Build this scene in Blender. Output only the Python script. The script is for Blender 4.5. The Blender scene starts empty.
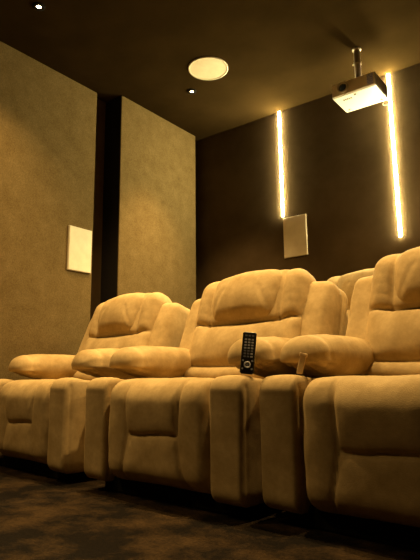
import bpy, bmesh, math, random
import numpy as np
from mathutils import Vector, Matrix, noise

random.seed(4)
S = bpy.context.scene
COL = S.collection

# ------------------------------------------------------------------ materials
def mat(name, color, rough=0.6, metal=0.0, **kw):
    m = bpy.data.materials.new(name); m.use_nodes = True
    b = m.node_tree.nodes['Principled BSDF']
    b.inputs['Base Color'].default_value = (*color, 1)
    b.inputs['Roughness'].default_value = rough
    b.inputs['Metallic'].default_value = metal
    if rough >= .75: b.inputs['Specular IOR Level'].default_value = .08
    for k, v in kw.items():
        b.inputs[k.replace('_', ' ')].default_value = v
    return m

def tex(m, c1, c2, scale=5, detail=4, lo=.35, hi=.65, bump=0.0, bscale=200, stretch=(1, 1, 1), rough=.6, fine=None):
    """mix two colours by object-space noise, with a fine bump"""
    nt = m.node_tree; N = nt.nodes; L = nt.links; b = N['Principled BSDF']
    tc = N.new('ShaderNodeTexCoord'); mp = N.new('ShaderNodeMapping'); mp.inputs['Scale'].default_value = stretch
    L.new(tc.outputs['Object'], mp.inputs['Vector'])
    nz = N.new('ShaderNodeTexNoise'); nz.inputs['Scale'].default_value = scale
    nz.inputs['Detail'].default_value = detail; nz.inputs['Roughness'].default_value = rough
    L.new(mp.outputs[0], nz.inputs['Vector'])
    cr = N.new('ShaderNodeValToRGB')
    cr.color_ramp.elements[0].position = lo; cr.color_ramp.elements[0].color = (*c1, 1)
    cr.color_ramp.elements[1].position = hi; cr.color_ramp.elements[1].color = (*c2, 1)
    L.new(nz.outputs['Fac'], cr.inputs['Fac'])
    out = cr.outputs['Color']
    if fine:
        n3 = N.new('ShaderNodeTexNoise'); n3.inputs['Scale'].default_value = fine[0]; n3.inputs['Detail'].default_value = 3
        L.new(mp.outputs[0], n3.inputs['Vector'])
        r3 = N.new('ShaderNodeMapRange'); r3.inputs['From Min'].default_value = .3; r3.inputs['From Max'].default_value = .7
        r3.inputs['To Min'].default_value = 1 - fine[1]; r3.inputs['To Max'].default_value = 1 + fine[1]
        L.new(n3.outputs['Fac'], r3.inputs['Value'])
        mx = N.new('ShaderNodeVectorMath'); mx.operation = 'SCALE'
        L.new(out, mx.inputs[0]); L.new(r3.outputs[0], mx.inputs['Scale']); out = mx.outputs[0]
    L.new(out, b.inputs['Base Color'])
    if bump:
        n2 = N.new('ShaderNodeTexNoise'); n2.inputs['Scale'].default_value = bscale; n2.inputs['Detail'].default_value = 3
        L.new(tc.outputs['Object'], n2.inputs['Vector'])
        bp = N.new('ShaderNodeBump'); bp.inputs['Strength'].default_value = bump; bp.inputs['Distance'].default_value = .004
        L.new(n2.outputs['Fac'], bp.inputs['Height']); L.new(bp.outputs[0], b.inputs['Normal'])
    return m

M = {}
M['suede'] = tex(mat('suede', (.4, .25, .1), .85, Sheen_Weight=.12, Sheen_Roughness=.4),
                 (.315, .218, .088), (.520, .380, .178), scale=7, detail=5, lo=.30, hi=.72, bump=.25, bscale=260, fine=(60, .06))
M['suede'].node_tree.nodes['Principled BSDF'].inputs['Sheen Tint'].default_value = (.9, .65, .3, 1)
M['base'] = mat('black_base', (.006, .005, .004), .8)
M['panel'] = tex(mat('wall_fabric', (.2, .15, .08), .9), (.114, .077, .029), (.150, .104, .042), scale=9, detail=6, lo=.3, hi=.7,
                 bump=.5, bscale=160, fine=(120, .20))
M['backwall'] = tex(mat('back_wall_paint', (.06, .045, .03), .8), (.058, .039, .019), (.074, .050, .025), scale=4, bump=.1, bscale=150)
M['ceiling'] = tex(mat('ceiling_paint', (.03, .024, .016), .8), (.0215, .0130, .0042), (.0285, .0172, .0058), scale=3, bump=.05, bscale=90)
for k_ in ('ceiling', 'backwall', 'panel'): M[k_].node_tree.nodes['Principled BSDF'].inputs['Specular IOR Level'].default_value = 0
M['black'] = mat('black_paint', (.012, .010, .008), .8)
M['cream'] = tex(mat('speaker_grille', (.62, .53, .36), .6), (.60, .51, .34), (.66, .57, .39), scale=14, bump=.15, bscale=500)
M['creamframe'] = mat('speaker_frame', (.55, .47, .31), .5)
M['white'] = mat('projector_shell', (.48, .46, .40), .4)
M['front'] = mat('projector_front', (.78, .67, .50), .5)
M['steel'] = mat('brushed_steel', (.55, .48, .36), .38, .35)
M['chrome'] = mat('chrome_edge', (.6, .58, .55), .2, 1)
M['rblack'] = mat('remote_black', (.010, .010, .012), .35)
M['rkey'] = mat('remote_key_grey', (.22, .22, .24), .5)
M['rkeyw'] = mat('remote_key_white', (.60, .60, .62), .5)
M['glass'] = mat('lens_glass', (.03, .06, .14), .12, 0, Coat_Weight=1.0)
M['label'] = tex(mat('blue_label', (.22, .22, .55), .5), (.38, .38, .80), (.80, .80, .95), scale=90, lo=.45, hi=.6)
M['ink'] = mat('grey_ink', (.03, .025, .015), .6)
M['wood'] = tex(mat('pale_wood', (.5, .32, .13), .6), (.70, .48, .20), (.80, .56, .26), scale=30, stretch=(4, 4, 1))
M['cable'] = mat('white_cable', (.7, .66, .55), .5)

# carpet: dark brown pile with worn, paler clouded patches
m = mat('carpet', (.03, .02, .012), .95); M['carpet'] = m
tex(m, (.006, .004, .002), (.062, .036, .013), scale=4.5, detail=6, lo=.44, hi=.80, bump=.9, bscale=160, stretch=(1, 1, 1), rough=.66, fine=(90, .35))

def emis(name, col, st):
    m = bpy.data.materials.new(name); m.use_nodes = True
    nt = m.node_tree; nt.nodes.remove(nt.nodes['Principled BSDF'])
    e = nt.nodes.new('ShaderNodeEmission'); e.inputs[0].default_value = (*col, 1); e.inputs[1].default_value = st
    nt.links.new(e.outputs[0], nt.nodes['Material Output'].inputs[0]); return m
WARM = (1.0, .66, .27)
M['led'] = emis('led_diffuser', (1.0, .85, .44), 430)
M['lamp'] = emis('lamp_lens', (1.0, .80, .45), 40)

# ------------------------------------------------------------------ object helpers
def link(name, me, m, parent=None, smooth=True):
    me.name = name
    o = bpy.data.objects.new(name, me); COL.objects.link(o)
    if m is not None: me.materials.append(m)
    if parent: o.parent = parent
    if smooth and len(me.polygons): me.polygons.foreach_set('use_smooth', [True] * len(me.polygons))
    return o

def bm_obj(name, bm, m, parent=None, smooth=False):
    bmesh.ops.recalc_face_normals(bm, faces=bm.faces)
    me = bpy.data.meshes.new(name); bm.to_mesh(me); bm.free()
    o = link(name, me, m, parent, smooth)
    return o

def tag(o, label=None, cat=None, group=None, kind=None):
    if label: o['label'] = label
    if cat: o['category'] = cat
    if group: o['group'] = group
    if kind: o['kind'] = kind
    return o

def empty(name, loc, rz=0.0):
    o = bpy.data.objects.new(name, None); COL.objects.link(o)
    o.location = loc; o.rotation_euler = (0, 0, rz); o.empty_display_size = .1
    return o

def bx(bm, x0, x1, y0, y1, z0, z1, bev=0.0, seg=2):
    r = bmesh.ops.create_cube(bm, size=1)
    vs = r['verts']
    for v in vs:
        v.co = ((x0 + x1) / 2 + v.co.x * (x1 - x0), (y0 + y1) / 2 + v.co.y * (y1 - y0), (z0 + z1) / 2 + v.co.z * (z1 - z0))
    if bev:
        es = list({e for v in vs for e in v.link_edges})
        bmesh.ops.bevel(bm, geom=es, offset=bev, segments=seg, affect='EDGES', profile=.5)

def box(name, x0, x1, y0, y1, z0, z1, m, parent=None, bev=0.0):
    bm = bmesh.new(); bx(bm, x0, x1, y0, y1, z0, z1, bev)
    return bm_obj(name, bm, m, parent)

def cyl(bm, p, r, h, axis='Z', seg=32, r2=None):
    mt = Matrix.Translation(p)
    if axis == 'Y': mt = mt @ Matrix.Rotation(math.pi / 2, 4, 'X')
    if axis == 'X': mt = mt @ Matrix.Rotation(math.pi / 2, 4, 'Y')
    bmesh.ops.create_cone(bm, cap_ends=True, segments=seg, radius1=r, radius2=r if r2 is None else r2, depth=h, matrix=mt)

def ring(bm, p, r0, r1, h, axis='Z', seg=48):
    """annular ring, r0 inner, r1 outer"""
    vs = []
    for k in range(seg):
        a = 2 * math.pi * k / seg; c, s = math.cos(a), math.sin(a)
        q = []
        for r, z in ((r0, -h / 2), (r1, -h / 2), (r1, h / 2), (r0, h / 2)):
            v = Vector((r * c, r * s, z))
            if axis == 'Y': v = Vector((v.x, v.z, v.y))
            if axis == 'X': v = Vector((v.z, v.x, v.y))
            q.append(bm.verts.new(v + Vector(p)))
        vs.append(q)
    for k in range(seg):
        A, B = vs[k], vs[(k + 1) % seg]
        for j in range(4):
            bm.faces.new((A[j], A[(j + 1) % 4], B[(j + 1) % 4], B[j]))

def tube(bm, pts, r, seg=8):
    pts = [Vector(p) for p in pts]; rings = []
    for i, p in enumerate(pts):
        t = (pts[min(i + 1, len(pts) - 1)] - pts[max(i - 1, 0)]).normalized()
        n = t.orthogonal().normalized() if i == 0 else (n - t * n.dot(t)).normalized()
        b = t.cross(n)
        rings.append([bm.verts.new(p + r * (math.cos(2 * math.pi * k / seg) * n + math.sin(2 * math.pi * k / seg) * b)) for k in range(seg)])
    for A, B in zip(rings, rings[1:]):
        for k in range(seg): bm.faces.new((A[k], A[(k + 1) % seg], B[(k + 1) % seg], B[k]))
    bm.faces.new(rings[0]); bm.faces.new(rings[-1][::-1])

# upholstery: rounded box grid with a deform function
def cushion(name, half, rad, deform, parent, h=.012, m=None, seed=0, wob=.004):
    hx = np.array(half, float); rv = np.minimum(np.array(rad, float), hx * .999)
    n = np.maximum(4, np.ceil(2 * hx / h).astype(int))
    idx = {}; pts = []; faces = []
    def vid(i, j, k):
        key = (i, j, k)
        if key not in idx:
            idx[key] = len(pts); pts.append(key)
        return idx[key]
    for ax in range(3):
        u, w = (ax + 1) % 3, (ax + 2) % 3
        for side in (0, n[ax]):
            for i in range(n[u]):
                for j in range(n[w]):
                    q = []
                    for di, dj in ((0, 0), (1, 0), (1, 1), (0, 1)):
                        c = [0, 0, 0]; c[ax] = int(side); c[u] = i + di; c[w] = j + dj
                        q.append(vid(*c))
                    faces.append(q if side else q[::-1])
    P = np.array(pts, float) / n * 2 - 1
    Q = P * hx
    inner = np.clip(Q, -(hx - rv), hx - rv)
    e = (Q - inner) / rv
    e /= np.linalg.norm(e, axis=1, keepdims=True)
    X = inner + rv * e
    nn = e / rv; nn /= np.linalg.norm(nn, axis=1, keepdims=True)
    X = deform(X, nn)
    if wob:   # soft unevenness of stuffed upholstery
        off = Vector((seed * 3.7, seed * 1.3, seed * 2.1))
        for i in range(len(X)):
            v = Vector(X[i])
            d = noise.noise(v * 6 + off) * wob + noise.noise(v * 19 + off) * wob * .28
            X[i] += nn[i] * d
    me = bpy.data.meshes.new(name)
    me.from_pydata([tuple(v) for v in X], [], faces); me.update()
    return link(name, me, m or M['suede'], parent)

def segdist(px, pz, a, b):
    ax, az = a; bx_, bz = b
    dx, dz = bx_ - ax, bz - az
    t = np.clip(((px - ax) * dx + (pz - az) * dz) / (dx * dx + dz * dz), 0, 1)
    return np.hypot(px - ax - t * dx, pz - az - t * dz)

def crease(px, pz, line, depth, width):
    d = np.full(px.shape, 9.0)
    for a, b in zip(line, line[1:]): d = np.minimum(d, segdist(px, pz, a, b))
    return depth * (.6 * np.exp(-(d / width) ** 2) + .4 * np.exp(-(d / (width * 3.2)) ** 2))

# ------------------------------------------------------------------ the recliner
LEAN = math.radians(19)
def make_recliner():
    root = empty('recliner_chair', (0, 0, 0))
    box('base', -.41, .41, .07, .82, 0, .075, M['base'], root, .01)

    for s in (-1, 1):
        # arm body with its flat front panel
        def dfa(X, n, s=s):
            X = X.copy(); z = X[:, 2]; y = X[:, 1]
            f = np.clip(-n[:, 1], 0, 1) ** 2
            X[:, 1] -= f * .005 * (1 - (X[:, 0] / .083) ** 2)
            X[:, 1] += f * crease(X[:, 0], z, [(-.09, .175), (.09, .170)], .0012, .006)
            # outward roll of the arm towards the top, slimmer towards the floor
            X[:, 0] *= 1 + .02 * np.clip((z + .05) / .28, -1, 1)
            sd = np.clip(n[:, 0] * s, 0, 1) ** 2
            X[:, 0] += s * sd * .004 * np.exp(-((z - .16) / .08) ** 2)
            X[:, 0] -= np.sign(n[:, 0]) * np.clip(np.abs(n[:, 0]), 0, 1) ** 2 * crease(y, z, [(-.395, -.24), (-.395, .2)], .005, .006)
            tp = np.clip(n[:, 2], 0, 1) ** 2
            X[:, 2] += tp * .008 * (1 - (X[:, 0] / .083) ** 2) - tp * .022 * np.clip((y + .35) / .10, 0, 1)
            return X + np.array([s * .410, .43, .2875])
        cushion('armrest', (.083, .43, .2375), (.013, .050, .060), dfa, root, .0085, seed=s + 3, wob=.0018)

        # plump pillow on the arm
        def dfp(X, n, s=s):
            X = X.copy(); x, y, z = X[:, 0].copy(), X[:, 1].copy(), X[:, 2].copy()
            t = np.clip((y + .320) / .64, 0, 1)
            # fullness: fat at the front third, lower at the back
            X[:, 2] *= np.interp(t, [0, .12, .45, .8, 1], [1.0, 1.05, 1.08, .98, .88])
            X[:, 2] += np.interp(t, [0, .3, .7, 1], [.000, .010, .006, -.012])
            X[:, 0] *= np.interp(t, [0, .1, .5, 1], [1.0, 1.04, 1.05, .94])
            # cross seams, one behind the gathered front, one near the back
            for y0, dp in ((-.232, .006), (.215, .008)):
                k = dp * (.6 * np.exp(-((y - y0) / .008) ** 2) + .4 * np.exp(-((y - y0) / .03) ** 2))
                X[:, 0] -= n[:, 0] * k; X[:, 2] -= n[:, 2] * k
            # gathered pleats under the front end
            ang = np.arctan2(x, z + .02)
            g = np.exp(-((y + .260) / .060) ** 2) * np.clip(.6 - z / .07, 0, 1.3)
            pl = np.cos(ang * 12 + s) * .0035 * g
            X += n * pl[:, None]
            lift = np.clip((-.10 - y) / .20, 0, 1) ** 1.2
            X[:, 2] -= np.where(z < 0, z, 0) * .62 * lift * (np.clip(-z / .05, 0, 1))     # the gathered front lifts off the arm
            X[:, 1] += np.clip(-z / .07, 0, 1) * np.exp(-((y + .320) / .08) ** 2) * .018   # underside tucks back
            return X + np.array([s * .402, .450, .598])
        cushion('arm_pillow', (.106, .338, .084), (.092, .085, .079), dfp, root, .010, seed=s + 8, wob=.006)

    # seat front: one upholstered panel rolling over the top, creased into sections
    def dff(X, n):
        X = X.copy(); x, y, z = X[:, 0].copy(), X[:, 1].copy(), X[:, 2].copy() + .29
        f = np.clip(-n[:, 1] + .35 * np.clip(n[:, 2], 0, 1), 0, 1)
        f = np.clip(f, 0, 1) ** 1.3
        vc = .160 + .016 * np.clip((z - .285) / .22, 0, 1) ** 1.4 + .045 * np.clip((.285 - z) / .22, 0, 1) ** 1.3
        lr = lambda w: np.exp(-((np.abs(x) - vc) / w) ** 2)
        d = .014 * lr(.0075) + .006 * lr(.03)
        inn = np.clip((vc - np.abs(x)) / .02, 0, 1)
        hz = .285 + .006 * np.sin(x * 16)
        d += inn * (.018 * np.exp(-((z - hz) / .0075) ** 2) + .008 * np.exp(-((z - hz) / .028) ** 2))
        # puff of each section
        d -= inn * (z > .285) * .013 * np.sin(np.clip((z - .285) / .23, 0, 1) * math.pi)
        d -= inn * (z < .285) * .007 * np.sin(np.clip((.285 - z) / .23, 0, 1) * math.pi)
        d -= .007 * np.exp(-((np.abs(x) - .25) / .055) ** 2)
        # pinched folds below the cross crease
        for sx in (-1, 1):
            q = segdist(x, z, (sx * .150, .275), (sx * .118, .225))
            d -= .0015 * np.exp(-(q / .022) ** 2)
        X[:, 1] += f * d
        X[:, 1] -= f * .018 * (1 - (x / .325) ** 2)
        X[:, 2] += np.clip(n[:, 2], 0, 1) * .010 * (1 - (x / .325) ** 2)
        X[:, 1] += np.clip((.12 - z) / .06, 0, 1) * .012
        return X + np.array([0, .15, .29])
    cushion('footrest', (.320, .15, .225), (.045, .085, .10), dff, root, .0085, seed=1, wob=.005)

    def dfs(X, n):
        X = X.copy()
        X[:, 2] += np.clip(n[:, 2], 0, 1) * .02 * (1 - (X[:, 0] / .315) ** 2) * (1 - (X[:, 1] / .27) ** 2)
        X[:, 2] -= .06 * np.clip(X[:, 1] + .1, 0, 1)
        return X + np.array([0, .50, .42])
    cushion('seat', (.31, .26, .065), (.05, .06, .05), dfs, root, .016, seed=2)

    # backrest panel, in a frame that leans back
    c, sn = math.cos(LEAN), math.sin(LEAN)
    def lean(X, y0=.60, z0=.44):
        Y = X.copy()
        Y[:, 1] = y0 + X[:, 1] * c + X[:, 2] * sn
        Y[:, 2] = z0 - X[:, 1] * sn + X[:, 2] * c
        return Y
    HB = .345
    def dfb(X, n):
        X = X.copy(); x, z = X[:, 0].copy(), X[:, 2].copy() + HB
        f = np.clip(-n[:, 1], 0, 1) ** 1.2
        d = np.zeros(len(x))
        # cross crease under the head pillow and lumbar crease above the seat
        d += crease(x, z, [(-.38, .385), (-.20, .362), (0, .357), (.20, .362), (.38, .385)], .024, .008)
        d += crease(x, z, [(-.38, .135), (-.15, .120), (.15, .120), (.38, .135)], .022, .009)
        d += crease(np.abs(x), z, [(.240, .37), (.244, .75)], .024, .009)
        d -= .030 * np.sin(np.clip((z - .13) / .23, 0, 1) * math.pi) * (1 - (x / .36) ** 2)
        d -= .016 * np.sin(np.clip((z - .38) / .30, 0, 1) * math.pi) * np.exp(-((np.abs(x) - .30) / .08) ** 2)
        d -= .014 * np.sin(np.clip(z / .13, 0, 1) * math.pi)
        # small pull folds in the side columns
        for k, zz in enumerate((.43, .48, .535)):
            d += .0010 * np.exp(-((z - zz - .25 * (np.abs(x) - .25)) / .010) ** 2) * np.clip((np.abs(x) - .2) / .05, 0, 1)
        X[:, 1] += f * d
        # shoulders: slope down and narrow slightly towards the top
        X[:, 0] *= 1 - .04 * np.clip((z - .3) / .4, 0, 1) ** 2
        X[:, 2] -= np.clip((z - .45) / .24, 0, 1) * .022 * np.clip(np.abs(x) / .365, 0, 1) ** 2.5
        X[:, 2] += HB
        return lean(X)
    back = cushion('backrest', (.372, .10, HB), (.075, .085, .10), dfb, root, .0095, seed=5, wob=.006)

    def dfh(X, n):
        X = X.copy(); x, z = X[:, 0].copy(), X[:, 2].copy()
        f = np.clip(-n[:, 1], 0, 1)
        X[:, 1] -= f * .025 * (1 - (x / .21) ** 2) * (1 - (z / .18) ** 2)
        X[:, 0] *= 1 + .03 * np.clip(z / .17, -1, 1)
        X[:, 1] += np.clip(z / .17, 0, 1) ** 2 * .030 + np.clip(-z / .17, 0, 1) ** 2 * .040          # rolls back over the top
        X[:, 2] -= np.clip(z / .17, 0, 1) * .020 * (x / .2) ** 2
        for k in (-1, 1):
            q = segdist(x, z, (k * .19, -.10), (k * .12, .02))
            X[:, 1] += f * .005 * np.exp(-(q / .014) ** 2)
        X += np.array([0, -.070, .362 + .160])
        return lean(X)
    hp = cushion('head_pillow', (.230, .070, .163), (.075, .068, .080), dfh, back, .009, seed=7, wob=.006)

    # side bolsters behind the panel
    for s in (-1, 1):
        def dfw(X, n, s=s):
            X = X.copy(); x, z = X[:, 0].copy(), X[:, 2].copy()
            t = np.clip((z + .30) / .60, 0, 1)
            f = np.clip(-n[:, 1], 0, 1)
            X[:, 1] -= f * .020 * np.sin(t * math.pi)
            X[:, 0] -= s * .015 * t ** 2
            X[:, 2] -= np.clip(t - .7, 0, 1) * .03 * np.clip(s * x / .09 , -.4, 1)
            # seam where the bolster meets its outer side panel
            o = np.clip(n[:, 0] * s, 0, 1) * crease(X[:, 1], z, [(.02, -.3), (.02, .3)], .010, .009)
            X[:, 0] -= s * o
            X[:, 1] += f * crease(x, z, [(-.1, -.17), (.1, -.17)], .008, .012)
            X += np.array([s * .408, .070, .305])
            return lean(X, .60, .44)
        w = cushion('back_bolster', (.092, .105, .305), (.045, .06, .065), dfw, root, .011, seed=s + 12, wob=.005)

    def dfsh(X, n):
        X = X.copy(); z = X[:, 2].copy()
        X += np.array([0, .215, .12])
        return lean(X, .60, .44)
    cushion('back_shell', (.45, .05, .43), (.05, .04, .07), dfsh, root, .03, seed=20, wob=.002)
    return root

def copy_tree(o, parent=None):
    c = o.copy(); COL.objects.link(c)
    if parent: c.parent = parent
    for ch in list(o.children): copy_tree(ch, c)
    return c

proto = make_recliner()
chairs = [
    # x, y, z, rz, label
    (-1.640, 1.735, 0, -4.5, 'tan suede recliner in the middle of the front row, remote on its arm'),
    (-2.785, 1.850, 0, -8.0, 'tan suede recliner nearest the left wall in the front row'),
    (-0.614, 1.690, 0, -6.5, 'tan suede recliner at the right, cut off by the picture edge'),
    (-1.400, 3.050, .20, 0.0, 'tan suede recliner in the row behind, only its back top showing'),
]
for i, (x, y, z, a, lab) in enumerate(chairs):
    o = proto if i == 0 else copy_tree(proto)
    o.location = (x, y, z); o.rotation_euler = (0, 0, math.radians(a))
    tag(o, lab, 'armchair', 'tan theatre recliners')

# ------------------------------------------------------------------ room shell
CH = 3.0; YB = 4.143; XL = -3.45
def st(o): o['kind'] = 'structure'; return o
st(box('floor', XL - .1, 2.4, -2.6, YB + .1, -.1, 0, M['carpet']))
st(box('floor_platform', XL + .22, 2.4, 2.93, YB, 0, .20, M['carpet']))
st(box('ceiling', XL - .1, 2.4, -2.6, YB + .1, CH, CH + .1, M['ceiling']))
st(box('wall_back', XL - .1, 2.4, YB, YB + .1, 0, CH, M['backwall']))
st(box('wall_left', XL - .1, XL, -2.6, YB, 0, CH, M['backwall']))
st(box('wall_right', 2.3, 2.4, -2.6, YB, 0, CH, M['backwall']))
st(box('wall_front', XL, 2.3, -2.6, -2.5, 0, CH, M['backwall']))

XP1, XP2 = -3.378, -3.239
p1 = box('acoustic_panel', XL, XP1, -2.5, 2.846, 0, CH, M['panel'], None, .006)
tag(p1, 'tall tan fabric wall panel behind the square speaker, left of the dark gap', 'wall panel')
p2 = empty('acoustic_panel', (XL, 3.5, 0))
tag(p2, 'tall tan fabric wall panel between the dark gap and the back corner', 'wall panel')
box('panel_frame', 0, XP2 - XL - .012, 3.008 - 3.5, 4.047 - 3.5, 0, CH, M['black'], p2)
box('fabric_face', XP2 - XL - .012, XP2 - XL, 3.008 - 3.5, 4.047 - 3.5, 0, CH, M['panel'], p2, .005)

# ------------------------------------------------------------------ LED strips on the back wall
def led(x, z0, z1, label):
    r = empty('led_strip', (x, YB, z0)); tag(r, label, 'light strip', 'vertical light strips on the back wall')
    h = z1 - z0
    box('channel', -.013, .013, -.004, 0, 0, h, M['white'], r)
    bm = bmesh.new(); n = 10; A = []; B = []
    for k in range(n + 1):
        a = math.pi * k / n
        p = (-.011 * math.cos(a), -.004 - .009 * math.sin(a))
        A.append(bm.verts.new((*p, .004))); B.append(bm.verts.new((*p, h - .002)))
    for k in range(n): bm.faces.new((A[k], A[k + 1], B[k + 1], B[k]))
    bm.faces.new(A + []); bm.faces.new(B[::-1]); bm.faces.new((A[0], B[0], B[-1], A[-1]))
    bm_obj('diffuser', bm, M['led'], r)
led(-2.295, 1.966, CH, 'short glowing vertical light strip ending above the back wall speaker')
led(-1.257, 1.598, CH, 'long glowing vertical light strip right of the projector on the back wall')

# ------------------------------------------------------------------ speakers
sp = empty('wall_speaker', (-2.178, YB, 1.763)); tag(sp, 'cream rectangular speaker on the dark back wall below a light strip', 'speaker')
bm = bmesh.new()
bx(bm, -.117, .117, -.008, 0, -.187, .187, .002)
bm_obj('frame', bm, M['creamframe'], sp)
box('grille', -.113, .113, -.011, -.006, -.183, .183, M['cream'], sp, .002)
sp = empty('wall_speaker', (XP1, 2.707, 1.5545)); tag(sp, 'cream rectangular speaker mounted on the left wall panel', 'speaker')
bm = bmesh.new(); bx(bm, 0, .016, -.116, .116, -.1805, .1805, .002)
bm_obj('frame', bm, M['creamframe'], sp)
box('grille', .014, .019, -.112, .112, -.1765, .1765, M['cream'], sp, .002)
sp = empty('ceiling_speaker', (-2.383, 3.148, CH)); tag(sp, 'round pale ceiling speaker above the middle recliner', 'speaker')
bm = bmesh.new(); ring(bm, (0, 0, -.004), .148, .163, .010, seg=64); bm_obj('rim', bm, M['creamframe'], sp, True)
bm = bmesh.new(); cyl(bm, (0, 0, -.004), .149, .006, seg=64); bm_obj('grille', bm, M['cream'], sp)

# ------------------------------------------------------------------ downlights
def downlight(x, y, label, power, group='recessed ceiling downlights', size=math.radians(108), blend=1.0):
    r = empty('ceiling_downlight', (x, y, CH)); tag(r, label, 'downlight', group)
    bm = bmesh.new(); ring(bm, (0, 0, -.004), .0155, .040, .008, seg=40); bm_obj('trim_ring', bm, M['black'], r, True)
    bm = bmesh.new(); cyl(bm, (0, 0, -.0025), .015, .004, seg=32); bm_obj('lens', bm, M['lamp'] , r)
    l = bpy.data.lights.new('downlight_beam', 'SPOT'); l.energy = power; l.color = WARM
    l.spot_size = size; l.spot_blend = blend; l.shadow_soft_size = .03
    lo = bpy.data.objects.new('downlight_beam', l); COL.objects.link(lo); lo.parent = r; lo.location = (0, 0, -.04)
    return r
downlight(-2.835, 1.863, 'small bright downlight in the ceiling corner at top left', 120, size=math.radians(105), blend=1.0)
downlight(-2.708, 3.338, 'small dim downlight beside the round ceiling speaker', 330, size=math.radians(76), blend=1.0)
for x, y, w, lab in ((-2.12, 2.00, 190, 'ceiling downlight above the middle recliner'),
                (-.95, 2.00, 185, 'ceiling downlight above the right recliner'),
                (-2.80, .20, 105, 'ceiling downlight by the left wall, nearer the front of the room'),
                (-2.00, -.30, 60, 'added fill downlight, unseen, in the middle of the room nearer the front of the room'),  # fill lamp out of view, added to lift the chair fronts
                (-.40, 3.15, 150, 'added unseen downlight between the two rows at the right, brightening the rear recliner')):  # out of view, added to brighten the rear recliner and the projector's side
    downlight(x, y, lab, w, size=math.radians(150 if y > 3 else 108))

# ------------------------------------------------------------------ projector and mount
px, py, pz = -1.36, 3.742, 2.63
W2, D2, HH = .172, .143, .112
pr = empty('projector', (px, py, pz)); tag(pr, 'white projector hanging from a ceiling pole near the long light strip', 'projector')
bm = bmesh.new(); bx(bm, -W2, W2, -D2 + .006, D2, 0, HH, .010, 3); bm_obj('housing', bm, M['white'], pr)
fr = box('front_panel', -W2 + .004, W2 - .004, -D2, -D2 + .010, .006, HH - .004, M['front'], pr, .004)
lx = -.172 + .095; lz = .060
bm = bmesh.new(); ring(bm, (lx, -D2 - .006, lz), .031, .043, .018, 'Y'); ln = bm_obj('lens_ring', bm, M['steel'], pr, True)
bm = bmesh.new(); cyl(bm, (lx, -D2 - .002, lz), .031, .010, 'Y'); bm_obj('lens_barrel', bm, M['rblack'], ln)
bm = bmesh.new(); bmesh.ops.create_uvsphere(bm, u_segments=24, v_segments=12, radius=.026,
    matrix=Matrix.Translation((lx, -D2 - .004, lz)) @ Matrix.Scale(.5, 4, (0, 1, 0)))
bm_obj('lens_glass', bm, M['glass'], ln, True)
box('blue_label', W2 - .062, W2 - .016, -D2 - .0015, -D2 + .002, .018, HH - .014, M['label'], pr)
bm = bmesh.new()
for k in range(7): bx(bm, W2 - .002, W2 + .0015, -.09 + k * .024, -.078 + k * .024, .022, HH - .022, .001)
bm_obj('side_vent', bm, M['front'], pr)
# small unreadable maker's mark on the underside
bm = bmesh.new(); q = -.110
for k, w_ in enumerate((.013, .010, .013, .009, .012)):
    bx(bm, q, q + w_, -.080, -.060, -.0012, .001); q += w_ + .0035
bm_obj('maker_mark', bm, M['ink'], pr)
bm = bmesh.new()
bm.free()
for fx, fy in ((-.13, .10), (.13, .10), (0, -.10)):
    bm = bmesh.new(); cyl(bm, (fx, fy, -.004), .010, .010, seg=20); bm_obj('foot', bm, M['white'], pr)
bm = bmesh.new()
tube(bm, [(.150 + .030 * math.cos(a), D2 + .012 + .030 * math.sin(a) * .5, -.004 + .026 * math.sin(a) - .006) for a in [math.pi + i * math.pi / 14 for i in range(15)]], .0045)
bm_obj('cable_loop', bm, M['cable'], pr, True)

mt = empty('projector_mount', (-1.333, 3.655, CH)); tag(mt, 'steel ceiling pole mount holding up the projector', 'mount')
bm = bmesh.new(); cyl(bm, (0, 0, -.004), .034, .008); bm_obj('ceiling_flange', bm, M['steel'], mt, True)
bm = bmesh.new(); cyl(bm, (0, 0, -.127), .024, .244, seg=32); bm_obj('pole', bm, M['steel'], mt, True)
bm = bmesh.new(); ring(bm, (0, 0, -.12), .0235, .028, .02); cyl(bm, (-.030, 0, -.12), .006, .016, 'X', 12); bm_obj('clamp_collar', bm, M['steel'], mt, True)
box('mount_plate', -.045, .045, -.02, .09, -.260, -.246, M['steel'], mt, .003)

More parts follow.
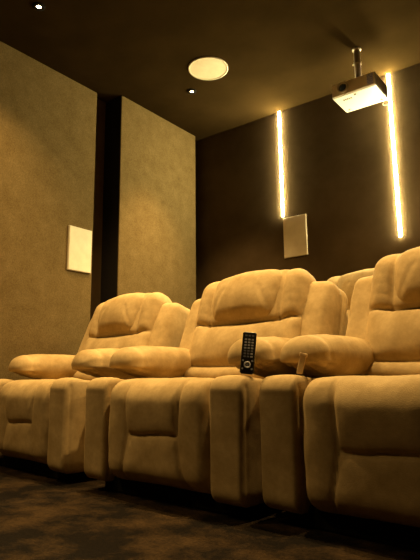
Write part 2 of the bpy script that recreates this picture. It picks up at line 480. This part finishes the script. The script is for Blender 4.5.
# ------------------------------------------------------------------ remote control standing on the arm
rm = empty('remote_control', (-1.166, 1.768, .536)); rm.rotation_euler = (math.radians(-5), math.radians(6), math.radians(30))
tag(rm, 'black remote control standing on the middle recliner arm against its pillow', 'remote control')
bm = bmesh.new(); bx(bm, -.025, .025, -.009, .009, 0, .165, .005, 3); bm_obj('body', bm, M['rblack'], rm)
for s in (-1, 1):
    box('side_edge', s * .025 - .0025, s * .025 + .0025, -.0095, .006, .004, .161, M['chrome'], rm, .001)
for r_ in range(8):
    for c_ in range(3):
        kx = (c_ - 1) * .0135; kz = .150 - r_ * .0112 - (.004 if r_ > 0 else 0)
        box('button', kx - .0045, kx + .0045, -.0112, -.008, kz - .003, kz + .003, M['rkeyw'] if (r_ in (1, 2, 3, 4) or (c_ == 2 and r_ > 5)) else M['rkey'], rm, .001)
bm = bmesh.new(); ring(bm, (0, -.0095, .036), .008, .0135, .004, 'Y', 32); bm_obj('button', bm, M['rkeyw'], rm, True)
bm = bmesh.new(); cyl(bm, (0, -.0095, .036), .005, .004, 'Y', 20); bm_obj('button', bm, M['rkey'], rm)
for kx, kz in ((-.018, .052), (.018, .052), (-.018, .020), (.018, .020)):
    bm = bmesh.new(); cyl(bm, (kx, -.0095, kz), .0035, .004, 'Y', 16); bm_obj('button', bm, M['rkeyw'], rm)

# small wooden strip beside the pillow
ws = empty('wooden_strip', (-.953, 1.80, .535)); ws.rotation_euler = (math.radians(-8), math.radians(14), math.radians(25))
tag(ws, 'small pale wooden strip standing upright against the right recliner arm pillow', 'wooden strip')
box('stick', -.011, .011, -.006, .006, 0, .070, M['wood'], ws, .002)
box('cap', -.015, .015, -.008, .009, .066, .078, M['wood'], ws, .002)

# ------------------------------------------------------------------ world, camera, view
w = bpy.data.worlds.new('World'); S.world = w; w.use_nodes = True
w.node_tree.nodes['Background'].inputs[0].default_value = (.9, .7, .4, 1)
w.node_tree.nodes['Background'].inputs[1].default_value = 0.0

yaw, p, r = (math.radians(v) for v in (37.167, 10.482, -.577))
fw = Vector((-math.sin(yaw) * math.cos(p), math.cos(yaw) * math.cos(p), math.sin(p)))
rt = Vector((math.cos(yaw), math.sin(yaw), 0)); up = rt.cross(fw)
a = math.cos(r) * rt + math.sin(r) * up; b = -math.sin(r) * rt + math.cos(r) * up
cam = bpy.data.cameras.new('camera'); co = bpy.data.objects.new('camera', cam); COL.objects.link(co)
mw = Matrix((a, b, -fw)).transposed().to_4x4(); mw.translation = (0, 0, .52)
co.matrix_world = mw
cam.sensor_width = 36; cam.lens = 533.55 / 560 * 36; cam.clip_start = .02
S.camera = co

S.view_settings.view_transform = 'Standard'; S.view_settings.look = 'None'
S.view_settings.gamma = 1; S.view_settings.exposure = 0.45; S.view_settings.use_curve_mapping = False
try:
    S.cycles.use_denoising = True
    S.cycles.sample_clamp_indirect = 4
except Exception: pass
